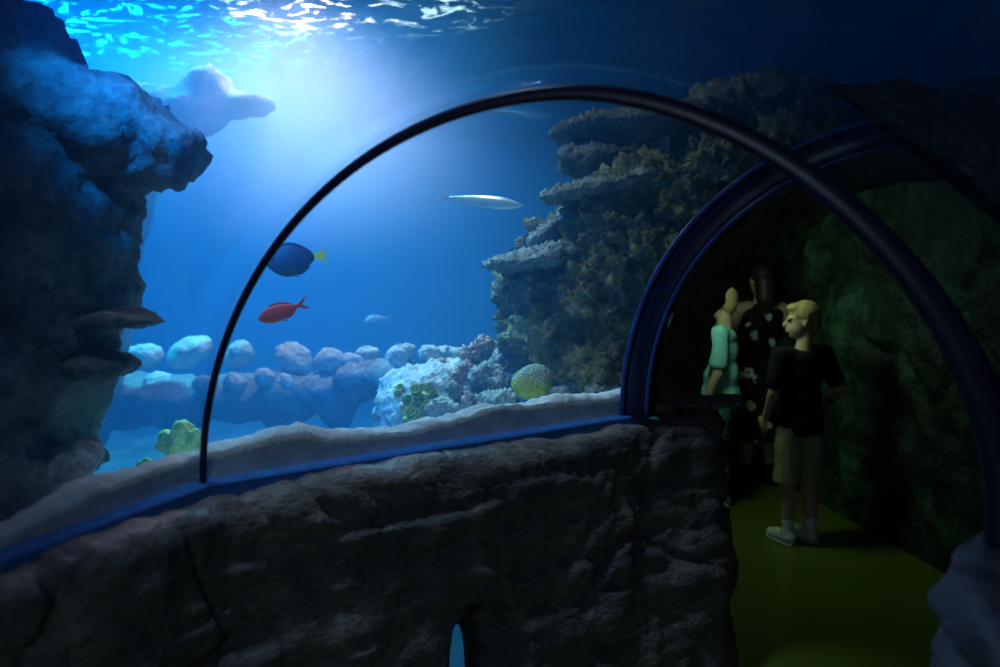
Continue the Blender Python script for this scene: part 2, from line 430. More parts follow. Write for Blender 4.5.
# pane in the niche, its emission stands in for lit water behind
bm = bmesh.new(); pane_c = P(457, 676, 2.61)
add_ell(bm, pane_c, (.028, .012, .165), rot=(0, 0, R(38)), seg=24)
m, nt, out = newmat('emissive_blue_pane'); b = principled(nt, out, (.02, .15, .3), .2)
b.inputs['Emission Color'].default_value = (.02, .22, .5, 1); b.inputs['Emission Strength'].default_value = .22
o = obj('porthole', bm, m, origin=pane_c); tag(o, 'small glowing blue porthole in the dark niche of the low rock wall', 'porthole')

# ------------------------------------------------------------------ floor, passage
bm = bmesh.new(); bmesh.ops.create_grid(bm, x_segments=8, y_segments=16, size=1, matrix=Matrix.Translation((.9, 3.2, 0)) @ Matrix.Diagonal((3.4, 6.2, 1, 1)))
o = obj('floor', bm, M['floor']); tag(o, 'olive sealed walkway floor', 'floor', kind='structure')

def sheet(path, z0, z1, side, step, fn, prof=None):
    prof = prof or [(0, z0 + (z1 - z0) * i / int((z1 - z0) / step)) for i in range(int((z1 - z0) / step) + 1)]
    me = bpy.data.meshes.new('sheet'); bm = sweep(path, prof, side); bm.to_mesh(me); bm.free(); me.update()
    return displace(me, fn)
# right passage wall
pw = smooth_path(densify([Vector(p) for p in [(2.62, 2.22), (2.50, 3.3), (2.40, 4.3), (2.27, 5.4), (2.12, 6.6), (1.9, 8.1)]], .03), 12)
def gw(c, n):
    q = c + Vector((3, 1, 2))
    w = q + Vector((noise.noise(q * 1.5), noise.noise(q * 1.5 + Vector((4, 0, 0))), noise.noise(q * 1.5 + Vector((0, 4, 0))))) * .3
    dist, _ = noise.voronoi(Vector((w.x * 1.4, w.y * 1.4, w.z * 1.1))); e = dist[1] - dist[0]
    base = min(1, max(0, c.z / .25))
    return base * (.13 * fbm(q, 1.1, 4) - .08 * max(0, 1 - e / .1) + .025 * fbm(q, 9, 3) + .05)
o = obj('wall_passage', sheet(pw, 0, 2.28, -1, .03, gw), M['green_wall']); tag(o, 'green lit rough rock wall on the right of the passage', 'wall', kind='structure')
# far, left walls and ceiling of the passage
pb = smooth_path(densify([Vector(p) for p in [(.70, 3.66), (.66, 4.3), (.72, 5.2), (.86, 6.2), (1.05, 7.6), (1.3, 8.0), (2.2, 8.1)]], .06), 8)
o = obj('wall_far', sheet(pb, 0, 2.2, 1, .055, lambda c, n: .12 * fbm(c, 1.3, 4)), M['portal']); tag(o, 'dark rock wall at the far end of the passage', 'wall', kind='structure')
bm = bmesh.new(); bmesh.ops.create_grid(bm, x_segments=40, y_segments=60, size=1, matrix=Matrix.Translation((1.65, 5.9, 2.2)) @ Matrix.Diagonal((1.05, 2.3, 1, 1)))
bmesh.ops.reverse_faces(bm, faces=bm.faces)
me = bpy.data.meshes.new('ceiling'); bm.to_mesh(me); bm.free(); displace(me, lambda c, n: .07 * fbm(c, 1.5, 4))
o = obj('ceiling', me, M['portal']); tag(o, 'dark rock ceiling of the passage', 'ceiling', kind='structure')
# rock portal lining behind the flange
def portal():
    bm = bmesh.new(); rows = []; K = 34; n = 170
    u = (Vector((R2[0], R2[1], 0)) - Vector((L2[0], L2[1], 0))).normalized(); nrm = Vector((-u.y, u.x, 0))
    for k in range(K + 1):
        w = k / K; ins = -.05 - .09 * (w ** .8)
        row = arch(L2, R2, B2, 2.2, n=n, off=ins)
        row = [q + nrm * (.06 + .55 * w) for q in row]
        rows.append([bm.verts.new(q) for q in row])
    # a flare outward at the back closes the gap to the walls
    for e in (.12, .25, .4):
        row = [q + nrm * (.62) for q in arch(L2, R2, B2, 2.2, n=n, off=-.14 + e)]
        rows.append([bm.verts.new(q) for q in row])
    for i in range(len(rows) - 1):
        for j in range(n): bm.faces.new((rows[i][j], rows[i][j + 1], rows[i + 1][j + 1], rows[i + 1][j]))
    bmesh.ops.recalc_face_normals(bm, faces=bm.faces)
    bm.normal_update()
    ctr = (Vector((L2[0], L2[1], HS)) + Vector((R2[0], R2[1], HS))) / 2
    f = bm.faces[n // 2]
    if f.normal.dot(ctr - f.calc_center_median()) < 0: bmesh.ops.reverse_faces(bm, faces=bm.faces)
    me = bpy.data.meshes.new('portal'); bm.to_mesh(me); bm.free(); me.update()
    def fn(c, n):
        s = noise.noise(Vector((c.x * 1.5, c.y * 1.5, c.z * 14 + noise.noise(c * 3))))
        return .035 * s + .05 * fbm(c, 3, 4) - .02
    return displace(me, fn)
o = obj('wall_portal', portal(), M['portal']); tag(o, 'dark layered rock archway lining behind the thick flange ring', 'wall', kind='structure')

# slab of rock lying on the sill behind the flange
bm = bmesh.new()
for px, py, D, r in [(662, 406, 3.30, (.05, .07, .022)), (690, 403, 3.38, (.09, .09, .03)), (718, 402, 3.42, (.09, .08, .032)), (735, 402, 3.42, (.035, .07, .03))]:
    add_ell(bm, P(px, py, D), r)
me = rock_from(bm, .01, .014, 9, seed=5, strata=.012)
c0 = P(700, 412, 3.4)
o = obj('rock_slab', me, M['wall'], origin=c0); tag(o, 'flat rock slab on the wall corner below the woman in the teal shirt', 'rock')

# ------------------------------------------------------------------ tank shell
ZS = 3.25
bm = bmesh.new()
def quad(bm, a, b, c, d): bm.faces.new([bm.verts.new(q) for q in (a, b, c, d)])
quad(bm, (-7.5, 11.5, -.1), (4.5, 11.5, -.1), (4.5, 11.5, 5.2), (-7.5, 11.5, 5.2)); o = obj('wall_back', bm, M['backwall'], smooth=False); tag(o, 'blue far wall of the tank', 'wall', kind='structure')
bm = bmesh.new(); quad(bm, (-7.5, -2.5, -.1), (-7.5, 11.5, -.1), (-7.5, 11.5, 5.2), (-7.5, -2.5, 5.2)); o = obj('wall_tank', bm, M['backwall'], smooth=False); tag(o, 'blue side wall of the tank', 'wall', kind='structure')

# tank floor (deep) with ripples, sand bank by the glass
def tank_floor():
    bm = bmesh.new(); nx, ny = 120, 130; rows = []
    for j in range(ny + 1):
        row = []
        for i in range(nx + 1):
            x = -7.45 + 9.0 * i / nx; y = .5 + 10.9 * j / ny
            z = .10 + .06 * fbm(Vector((x, y, 0)), .9, 3) + .012 * math.sin(9 * x + 3 * math.sin(3 * y)) - .02 * max(0, y - 6)
            row.append(bm.verts.new((x, y, z)))
        rows.append(row)
    for j in range(ny):
        for i in range(nx):
            c = (rows[j][i].co + rows[j + 1][i + 1].co) / 2
            # leave the walkway free
            s = -.5 if c.y < 2.17 else 0
            xl = np.interp(c.y, [-1.2, 1.6, 2.17, 3.2, 5, 9], [-2.0, -1.05, -.87, .42, .35, .3])
            if c.x > xl: continue
            bm.faces.new((rows[j][i], rows[j][i + 1], rows[j + 1][i + 1], rows[j + 1][i]))
    bmesh.ops.delete(bm, geom=[v for v in bm.verts if not v.link_faces], context='VERTS')
    return bm
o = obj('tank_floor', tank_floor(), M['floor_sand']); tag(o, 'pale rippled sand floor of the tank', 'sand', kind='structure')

gpath = smooth_path(densify([Vector(p) for p in [(-1.75, -.5), (-1.30, .72), (-.969, 1.607), L1, (-.12, 2.70), L2]], .012), 4)
# height of the bank over the sill along the glass, read against the pixel profile
prof_px = [(0, .045), (60, .06), (100, .075), (150, .085), (205, .095), (250, .10), (290, .125), (310, .12), (335, .085), (380, .075), (430, .065), (452, .075), (475, .105), (500, .125), (520, .12), (560, .10), (600, .10), (640, .09)]
def bank():
    bm = bmesh.new(); rows = []; n = len(gpath); NJ = 60
    for i, q in enumerate(gpath):
        d = (gpath[min(i + 1, n - 1)] - gpath[max(i - 1, 0)]).normalized(); nl = Vector((-d.y, d.x))
        px = 500 + F * q.x / max(q.y, .3)
        h = .78 * np.interp(px, [a for a, b in prof_px], [b for a, b in prof_px]) + .012 * noise.noise(Vector((q.x * 7, q.y * 7, 0)))
        row = []
        # against the glass: vertical face, then the top going away
        for k in range(9):
            z = HS - .10 + (h + .10) * k / 9
            row.append(bm.verts.new((q.x + nl.x * .036, q.y + nl.y * .036, z)))
        for k in range(NJ + 1):
            w = k / NJ; dd = .036 + .95 * w ** 1.4
            x = q.x + nl.x * dd; y = q.y + nl.y * dd
            edge = min(1, w / .08)
            und = .02 * fbm(Vector((x, y, 3)), 3.2, 3) * edge + .007 * fbm(Vector((x, y, 7)), 25, 3) 
            z = HS + h + .012 * math.sin(min(1, w / .25) * math.pi) + und - .8 * max(0, w - .12) ** 1.3
            row.append(bm.verts.new((x, y, z)))
        rows.append(row)
    for i in range(n - 1):
        for j in range(len(rows[0]) - 1):
            bm.faces.new((rows[i][j], rows[i][j + 1], rows[i + 1][j + 1], rows[i + 1][j]))
    bmesh.ops.recalc_face_normals(bm, faces=bm.faces)
    return bm
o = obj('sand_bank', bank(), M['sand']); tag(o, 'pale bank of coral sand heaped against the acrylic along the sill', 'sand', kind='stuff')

# ------------------------------------------------------------------ water body (tank minus tunnel), water surface
def water():
    bm = bmesh.new()
    bmesh.ops.create_cube(bm, size=1, matrix=Matrix.Translation((-1.5, 4.5, (ZS - .1) / 2)) @ Matrix.Diagonal((11.9, 13.9, ZS + .1, 1)))
    me = bpy.data.meshes.new('w'); bm.to_mesh(me); bm.free()
    wo = bpy.data.objects.new('w', me); C.objects.link(wo)
    bm = bmesh.new(); rows = []
    sts = [((-2.35, -2.6), (.15, -2.9), 1.0, 2.0)] + STN + [((.60, 4.2), (3.1, 3.6), 1.25, 2.6), ((.62, 5.6), (3.1, 5.6), 1.3, 3), ((.9, 8.3), (3.1, 8.3), 1.3, 3)]
    for l, r, b, p in sts:
        a = arch(l, r, b, p, off=GT + .004)
        row = [Vector((a[0].x, a[0].y, -.2))] + a + [Vector((a[-1].x, a[-1].y, -.2))]
        rows.append([bm.verts.new(q) for q in row])
    n = len(rows[0])
    for k in range(len(rows) - 1):
        for i in range(n): bm.faces.new((rows[k][i], rows[k][(i + 1) % n], rows[k + 1][(i + 1) % n], rows[k + 1][i]))
    bm.faces.new(rows[0]); bm.faces.new(rows[-1][::-1])
    bmesh.ops.triangulate(bm, faces=bm.faces)
    bmesh.ops.recalc_face_normals(bm, faces=bm.faces)
    me2 = bpy.data.meshes.new('c'); bm.to_mesh(me2); bm.free()
    co = bpy.data.objects.new('c', me2); C.objects.link(co)
    md = wo.modifiers.new('b', 'BOOLEAN'); md.operation = 'DIFFERENCE'; md.object = co; md.solver = 'EXACT'
    dg = bpy.context.evaluated_depsgraph_get(); dg.update()
    out = bpy.data.meshes.new_from_object(wo.evaluated_get(dg))
    bpy.data.objects.remove(wo); bpy.data.objects.remove(co)
    return out
o = obj('water', water(), M['water'], smooth=False); tag(o, 'clear blue tank water around the tunnel', 'water', kind='structure')

bm = bmesh.new(); rows = []; nx, ny = 200, 230
for j in range(ny + 1):
    row = []
    for i in range(nx + 1):
        x = -7.4 + 11.8 * i / nx; y = -2.3 + 13.7 * j / ny
        q = Vector((x * 1.0, y * 1.6, 0))
        z = ZS + .02 + .05 * noise.noise(q * 1.3) + .035 * noise.noise(q * 3.3 + Vector((5, 0, 0))) + .012 * noise.noise(q * 8)
        row.append(bm.verts.new((x, y, z)))
    rows.append(row)
for j in range(ny):
    for i in range(nx): bm.faces.new((rows[j][i], rows[j][i + 1], rows[j + 1][i + 1], rows[j + 1][i]))
o = obj('water_surface', bm, M['surface']); tag(o, 'rippling water surface seen from below with glints drawn as pale patches', 'water', kind='structure')

# haze volume added below the surface to make the white glow
m, nt, out = newmat('glow_haze')
tc = nt.nodes.new('ShaderNodeTexCoord')
ln = nt.nodes.new('ShaderNodeVectorMath'); ln.operation = 'LENGTH'; nt.links.new(tc.outputs['Object'], ln.inputs[0])
mr = nt.nodes.new('ShaderNodeMapRange'); mr.interpolation_type = 'SMOOTHSTEP'
mr.inputs[1].default_value = 0.05; mr.inputs[2].default_value = 1.0; mr.inputs[3].default_value = .52; mr.inputs[4].default_value = 0
nt.links.new(ln.outputs['Value'], mr.inputs[0])
vs = nt.nodes.new('ShaderNodeVolumeScatter'); vs.inputs['Color'].default_value = (1, .84, .97, 1); vs.inputs['Anisotropy'].default_value = .2
nt.links.new(mr.outputs[0], vs.inputs['Density']); nt.links.new(vs.outputs[0], out.inputs['Volume'])
M['haze'] = m
bm = bmesh.new(); bmesh.ops.create_icosphere(bm, subdivisions=4, radius=1)
o = obj('haze', bm, M['haze'], smooth=False); o.location = P(270, 135, 5.4); o.scale = (1.75, .85, .95); o.rotation_euler = (0, R(8), 0)
tag(o, 'bright added haze making the glow under the water surface', 'haze', kind='stuff')

# ------------------------------------------------------------------ reef rocks
def blobs(lst, seg=14):
    bm = bmesh.new()
    for b in lst:
        px, py, D, rx, ry, rz = b[:6]; rot = b[6] if len(b) > 6 else (0, 0, 0)
        s = D / F
        add_ell(bm, P(px, py, D), (rx * s, ry, rz * s), rot, seg)      # rx, rz as seen size, ry in metres of depth
    return bm

# the cliff to the left of the flange
cliff = thing('reef_cliff', 'tall encrusted reef cliff beside the thick flange ring', 'rock', P(570, 395, 4.0))
lst = [(585, 385, 3.95, 60, .28, 35), (570, 330, 4.0, 62, .34, 55), (600, 300, 3.95, 70, .38, 60), (545, 300, 4.1, 40, .3, 40),
       (520, 335, 4.15, 24, .2, 40), (516, 300, 4.15, 22, .2, 34), (640, 260, 3.9, 70, .4, 60), (620, 230, 3.95, 60, .4, 40), (690, 210, 3.85, 70, .4, 50),
       (560, 240, 4.1, 30, .22, 26), (545, 258, 4.1, 30, .2, 24), (600, 210, 4.0, 40, .3, 26), (655, 180, 3.9, 70, .35, 28, (0, R(-15), 0)),
       (730, 165, 3.75, 70, .4, 40), (800, 150, 3.6, 70, .4, 45), (600, 370, 3.75, 50, .2, 40), (760, 110, 3.8, 80, .4, 30), (640, 390, 3.85, 40, .4, 60), (690, 300, 4.05, 45, .35, 90)]
me = rock_from(blobs(lst), .017, .06, 5.0, seed=1, billow=16, fine=.65)
def open_passage(me):
    # the passage runs past the cliff: nothing of the cliff stands in it
    u = (Vector((R2[0], R2[1], 0)) - Vector((L2[0], L2[1], 0))).normalized(); nrm = Vector((-u.y, u.x, 0)); ctr = (Vector((L2[0], L2[1], HS)) + Vector((R2[0], R2[1], HS))) / 2
    bm = bmesh.new(); bm.from_mesh(me); kill = []
    for v in bm.verts:
        c = v.co; d = c - ctr; k = d.dot(nrm)
        if k > .62: ins = c.x > np.interp(c.y, [3.6, 3.9, 5, 6], [.66, .64, .66, .8]) and c.z < 2.12
        elif k > -.05: ins = (max(0, abs(d.dot(u)) / 1.06) ** 2.2 + max(0, d.z / .98) ** 2.2 < 1)
        else: ins = False
        if ins: kill.append(v)
    bmesh.ops.delete(bm, geom=kill, context='VERTS'); bm.to_mesh(me); bm.free(); return me
obj('cliff_body', open_passage(me), M['reef'], cliff)
for nm, lst, sd in [
    ('ledge', [(525, 260, 3.9, 44, .24, 10, (0, R(-8), 0)), (556, 256, 3.9, 30, .26, 14, (0, R(-8), 0)), (497, 265, 3.9, 17, .12, 6)], 2),
    ('ledge', [(580, 192, 3.85, 40, .22, 9, (0, R(-10), 0)), (620, 184, 3.8, 46, .26, 11, (0, R(-14), 0)), (556, 197, 3.85, 18, .12, 6)], 3),
    ('ledge', [(548, 232, 4.0, 26, .18, 11, (0, R(-35), 0)), (568, 218, 4.0, 22, .2, 11, (0, R(-35), 0))], 4),
    ('ledge', [(620, 128, 4.1, 66, .3, 14), (690, 122, 4.0, 80, .35, 18), (575, 134, 4.15, 26, .2, 8), (760, 120, 3.9, 60, .3, 24)], 5),
    ('ledge', [(610, 160, 4.05, 44, .25, 16), (575, 160, 4.1, 18, .16, 16), (590, 178, 4.1, 16, .14, 8)], 6)]:
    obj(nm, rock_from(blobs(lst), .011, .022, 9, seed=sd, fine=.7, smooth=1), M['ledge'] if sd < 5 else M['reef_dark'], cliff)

# rock crust lying over the right shoulder of the second panel
def crust():
    bm = bmesh.new(); rows = []; K = 50; n = 120; i0 = 76
    for k in range(K + 1):
        w = k / K; ww = .10 + .88 * w
        l = Vector(STN[1][0]).lerp(Vector(STN[2][0]), ww); r = Vector(STN[1][1]).lerp(Vector(STN[2][1]), ww); b = B1 * (1 - ww) + B2 * ww
        e = math.sin(math.pi * min(1, max(0, w))) ** .5
        inn = arch(l, r, b, (2.1, 1.95), n=n, off=.10); outr = arch(l, r, b, (2.1, 1.95), n=n, off=.12 + .15 * e)
        a = []
        for i in range(i0, n + 1):
            g = min(1, (i - i0) / 22)
            a.append(inn[i].lerp(outr[i], g))
        rows.append([bm.verts.new(q) for q in inn[i0:]] + [bm.verts.new(q) for q in a[::-1][:-1]])
    N = len(rows[0])
    for k in range(K):
        for i in range(N): bm.faces.new((rows[k][i], rows[k][(i + 1) % N], rows[k + 1][(i + 1) % N], rows[k + 1][i]))
    bm.faces.new(rows[0]); bm.faces.new(rows[-1][::-1])
    bmesh.ops.recalc_face_normals(bm, faces=bm.faces)
    me = bpy.data.meshes.new('crust'); bm.to_mesh(me); bm.free(); me.update()
    return displace(me, rockfn(.045, 4, seed=9, fine=.4))
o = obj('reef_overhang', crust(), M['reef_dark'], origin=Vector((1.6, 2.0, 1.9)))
tag(o, 'blurred dim reef rock seen through the acrylic at upper right', 'rock')

# big dark rock on the left
lr = thing('reef_pinnacle', 'big dark reef pinnacle rising on the left behind the near acrylic', 'rock', P(20, 480, 2.5))
lst = [(20, 60, 2.6, 46, .3, 60), (70, 115, 2.6, 70, .35, 60), (120, 135, 2.6, 66, .3, 46), (165, 150, 2.6, 38, .2, 30), (-20, 150, 2.6, 80, .4, 140),
       (50, 200, 2.6, 80, .4, 80), (110, 215, 2.6, 26, .2, 40), (60, 290, 2.55, 56, .35, 90), (100, 250, 2.55, 34, .2, 30), (30, 370, 2.5, 66, .35, 90), (70, 345, 2.5, 36, .2, 50),
       (10, 440, 2.45, 52, .35, 60), (-40, 330, 2.45, 60, .4, 180), (150, 172, 2.6, 46, .2, 14), (20, 470, 2.42, 60, .3, 30), (-12, 500, 2.4, 60, .3, 34)]
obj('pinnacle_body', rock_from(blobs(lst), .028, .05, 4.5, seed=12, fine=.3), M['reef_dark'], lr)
for lst, sd in [([(120, 320, 2.5, 44, .14, 11, (0, R(2), 0)), (95, 322, 2.5, 24, .14, 16)], 13), ([(100, 366, 2.45, 34, .14, 15, (0, R(-4), 0)), (70, 366, 2.45, 30, .14, 20)], 14)]:
    obj('ledge', rock_from(blobs(lst), .02, .02, 8, seed=sd), M['reef_dark'], lr)
c0 = P(80, 485, 2.4)
o = obj('boulder', rock_from(blobs([(82, 458, 2.4, 22, .1, 16), (60, 470, 2.4, 30, .12, 20), (40, 480, 2.4, 40, .12, 20)]), .016, .02, 9, seed=15), M['bluegrey'], origin=c0)
tag(o, 'blurred grey brown boulder on the sand at the foot of the dark pinnacle', 'rock')
# hazy rock behind the pinnacle near the surface
c0 = P(190, 140, 5.0)
o = obj('distant_rock', rock_from(blobs([(205, 84, 5.3, 26, .25, 24), (245, 106, 5.3, 30, .2, 11), (185, 110, 5.3, 40, .3, 26), (150, 130, 5.3, 46, .3, 46), (110, 190, 5.3, 44, .3, 90), (85, 300, 5.3, 44, .3, 100), (70, 390, 5.3, 44, .3, 80)]), .04, .06, 2.5, seed=17), M['reef_dark'], origin=c0)
tag(o, 'pale hazy rock under the bright surface beyond the dark pinnacle', 'rock')

# long reef log with stones on it
log = thing('reef_log', 'long horizontal reef rock bridging the hazy back of the tank', 'rock', P(240, 425, 5.4))
lst = [(60, 412, 5.9, 60, .3, 24), (120, 400, 5.8, 60, .3, 28), (180, 402, 5.6, 50, .3, 26), (235, 398, 5.5, 50, .28, 24), (290, 396, 5.4, 46, .28, 24), (335, 390, 5.2, 40, .26, 22), (365, 378, 5.0, 34, .26, 20),
       (285, 420, 5.4, 15, .14, 18), (340, 412, 5.2, 14, .12, 20), (275, 412, 5.4, 12, .14, 22), (395, 378, 4.8, 30, .25, 18)]
obj('log_body', rock_from(blobs(lst), .035, .045, 4.5, seed=21), M['log'], log)
stones = [(238, 356, 5.6, 15, 13, 'behind the left end of the stone row'), (292, 357, 5.4, 19, 13, 'large and tilted, the biggest on the reef log'), (331, 361, 5.2, 16, 11, 'flat topped, just right of the biggest one'),
          (355, 365, 5.0, 10, 10, 'small, between the flat one and the sunlit ridge'), (368, 354, 5.3, 11, 7, 'half hidden behind the middle of the row'), (394, 360, 4.7, 11, 10, 'at the left start of the sunlit ridge'),
          (405, 352, 4.9, 11, 7, 'peeping over the sunlit ridge'), (428, 354, 4.7, 12, 8, 'domed, on the middle of the sunlit ridge'), (444, 354, 4.9, 10, 6, 'low, behind the domed one'), (459, 357, 4.7, 11, 8, 'last of the row beside the cliff'),
          (204, 384, 5.3, 14, 9, 'on the front of the log near the thin ring'), (234, 381, 5.3, 12, 9, 'on the log front below the hazy back stone'), (264, 378, 5.2, 11, 9, 'on the log front below the biggest stone'), (284, 383, 5.1, 10, 8, 'lowest on the log front'),
          (145, 356, 6.0, 17, 12, 'dim behind the dark pinnacle ledges'), (190, 353, 5.9, 20, 13, 'dim and wide left of the thin ring'), (160, 384, 5.7, 18, 9, 'dim, on the far left of the log top')]
for i, (px, py, D, rx, rz, wh) in enumerate(stones):
    s = D / F; c0 = P(px, py + rz * .9, D)
    bm = bmesh.new(); bmesh.ops.create_icosphere(bm, subdivisions=4, radius=1, matrix=Matrix.Translation(P(px, py, D)) @ Euler((0, R(random.uniform(-14, 14)), 0)).to_matrix().to_4x4() @ Matrix.Diagonal((rx * s, rx * s * .9, rz * s * 1.15, 1)))
    me = bpy.data.meshes.new('stone'); bm.to_mesh(me); bm.free(); me.update(); 
    for v in me.vertices:
        q = v.co - P(px, py, D); k = .5 * rx * s; q.z = q.z * (1 - .25 * noise.noise(Vector((i * 3.1, 1, 2)))); v.co = P(px, py, D) + q + Vector((q.z * random.Random(i).uniform(-.4, .4), 0, 0))
    me.update(); displace(me, rockfn(.035, 4.5, seed=30 + i, fine=.2))
    o = obj('stone', me, M['pale'], origin=c0); tag(o, 'rounded pale stone, ' + wh, 'stone', group='rounded stones along the reef log')

# sunlit mound in the middle
c0 = P(420, 440, 4.2)
lst = [(430, 385, 4.3, 44, .3, 20), (420, 410, 4.2, 44, .28, 36), (400, 400, 4.25, 22, .22, 26), (460, 385, 4.3, 40, .3, 28), (450, 420, 4.1, 46, .25, 34), (470, 400, 4.2, 30, .25, 30), (400, 430, 4.2, 24, .22, 30)]
o = obj('reef_mound', rock_from(blobs(lst), .012, .038, 7, seed=41, billow=12, fine=.3), M['pale'], origin=c0); tag(o, 'sunlit whitish reef mound in the middle of the tank floor', 'rock')
rocks = [(440, 352 + 20, 4.25, 12, 12, 'pink', 'small pinkish rock on top of the sunlit mound'), (462, 372, 4.1, 16, 16, 'pink', 'pinkish brown rock at the right shoulder of the mound'), (478, 352, 4.2, 18, 14, 'pink', 'brownish rock against the foot of the cliff edge'),
         (490, 378, 4.0, 26, 18, 'bluegrey', 'blue grey knobbly rock left of the brain coral'), (458, 392, 3.95, 12, 12, 'bluegrey', 'dark grey rock below the pinkish ones'), (473, 402, 3.8, 10, 11, 'pink', 'upright pink coral stub above the sand'),
         (495, 400, 3.75, 24, 11, 'bluegrey', 'low grey rock on the sand under the brain coral'), (445, 414, 3.8, 20, 16, 'bluegrey', 'pitted grey rock right of the cup corals'), (505, 362, 4.1, 18, 14, 'bluegrey', 'dim grey rock in the hollow of the cliff'),
         (578, 388, 3.7, 34, 12, 'bluegrey', 'flat grey rock right of the brain coral'), (560, 378, 3.85, 22, 12, 'bluegrey', 'grey rock tucked behind the brain coral'), (605, 392, 3.6, 22, 10, 'bluegrey', 'small grey rock next to the thick flange'),
         (270, 448, 3.6, 34, 10, 'pale', 'low pale sand covered rock near the thin ring'), (372, 443, 3.6, 26, 9, 'pale', 'low pale sand covered rock left of the sunlit mound'), (490, 358, 4.2, 12, 18, 'bluegrey', 'narrow grey rock leaning on the cliff corner')]
for i, (px, py, D, rx, rz, mt, lb) in enumerate(rocks):
    s = D / F; lst = []
    for k in range(5):
        lst.append((px + random.uniform(-.5, .5) * rx, py + random.uniform(-.35, .35) * rz, D + random.uniform(-.05, .05), rx * random.uniform(.5, .75), rx * s * .6, rz * random.uniform(.6, .85)))
    o = obj('reef_rock', rock_from(blobs(lst), .008, .018, 14, seed=50 + i, billow=24, fine=.9), M[mt], origin=P(px, py + rz, D)); tag(o, lb, 'rock')

# brain coral
bm = bmesh.new(); c = P(532, 382, 3.55); s = 3.55 / F
bmesh.ops.create_icosphere(bm, subdivisions=6, radius=1, matrix=Matrix.Translation(c) @ Euler((R(-10), R(-22), 0)).to_matrix().to_4x4() @ Matrix.Diagonal((21 * s, 21 * s, 17 * s, 1)))
me = bpy.data.meshes.new('brain'); bm.to_mesh(me); bm.free(); me.update()
displace(me, lambda q, n: .007 * noise.noise(q * 14) + .003 * (noise.voronoi(q * 60)[0][0] - .3))
o = obj('brain_coral', me, M['brain'], origin=P(532, 398, 3.55)); tag(o, 'round yellow brain coral in front of the cliff', 'coral')
# finger coral
bm = bmesh.new(); base = P(180, 455, 3.3); s = 3.3 / F
for px, py, r in [(165, 436, 8), (172, 446, 8), (180, 428, 9), (188, 440, 9), (196, 434, 7), (184, 424, 6), (160, 446, 6), (176, 437, 7), (199, 444, 6), (191, 428, 5)]:
    q = P(px, py, 3.3 + random.uniform(-.05, .05)); add_cap(bm, base + Vector((random.uniform(-.03, .03), random.uniform(-.03, .03), .02)), q, .025, r * s * .9, 10)
o = obj('finger_coral', displace(remesh(bm, .009, 2), lambda q, n: .004 * noise.noise(q * 40)), M['yellow'], origin=base); tag(o, 'stubby yellow finger coral on the sand left of the thin ring', 'coral')
bm = bmesh.new(); base = P(145, 468, 3.2); s = 3.2 / F
for px, py, r in [(141, 465, 5), (147, 462, 5), (152, 466, 4)]:
    add_cap(bm, base, P(px, py, 3.2), .016, r * s, 10)
o = obj('finger_coral', displace(remesh(bm, .007, 2), lambda q, n: .003 * noise.noise(q * 50)), M['yellow'], origin=base); tag(o, 'tiny yellow coral nub on the sand before the finger coral', 'coral')
# cup corals: clusters of open cups
def cups(px, py, D, w, h, n, label):
    s = D / F; base = P(px, py + h, D); bm = bmesh.new()
    for k in range(n):
        a = random.uniform(-1, 1); b = random.uniform(-1, 1); rr = random.uniform(3.4, 6.0) * s
        q = P(px + a * w, py + b * h, D + .03 * a - .02)
        ax = Vector((random.uniform(-.3, .3) + a * .3, -.9, .55 + random.uniform(-.3, .3))).normalized()
        Mx = Matrix.Translation(q) @ ax.to_track_quat('Z', 'Y').to_matrix().to_4x4()
        prof = [(.5, -1.2), (.75, -.5), (1, 0), (1.02, .18), (.9, .25), (.72, .1), (.55, -.35), (.3, -.6), (.02, -.65)]
        rows = []
        for r_, z_ in prof:
            rows.append([bm.verts.new(Mx @ Vector((rr * r_ * math.cos(t * math.tau / 20) * (1 + .06 * math.sin(5 * t)), rr * r_ * math.sin(t * math.tau / 20), rr * z_))) for t in range(20)])
        for i in range(len(prof) - 1):
            for t in range(20): bm.faces.new((rows[i][t], rows[i][(t + 1) % 20], rows[i + 1][(t + 1) % 20], rows[i + 1][t]))
    add_ell(bm, P(px, py, D + .04), (w * s * .55, .035, h * s * .5))
    bmesh.ops.recalc_face_normals(bm, faces=bm.faces)
    o = obj('cup_coral', bm, M['cup'], origin=base); tag(o, label, 'coral')
cups(422, 396, 3.92, 24, 9, 18, 'upper yellow green cup coral colony on the sunlit mound')
cups(412, 420, 3.88, 19, 11, 16, 'lower yellow green cup coral colony on the sunlit mound')

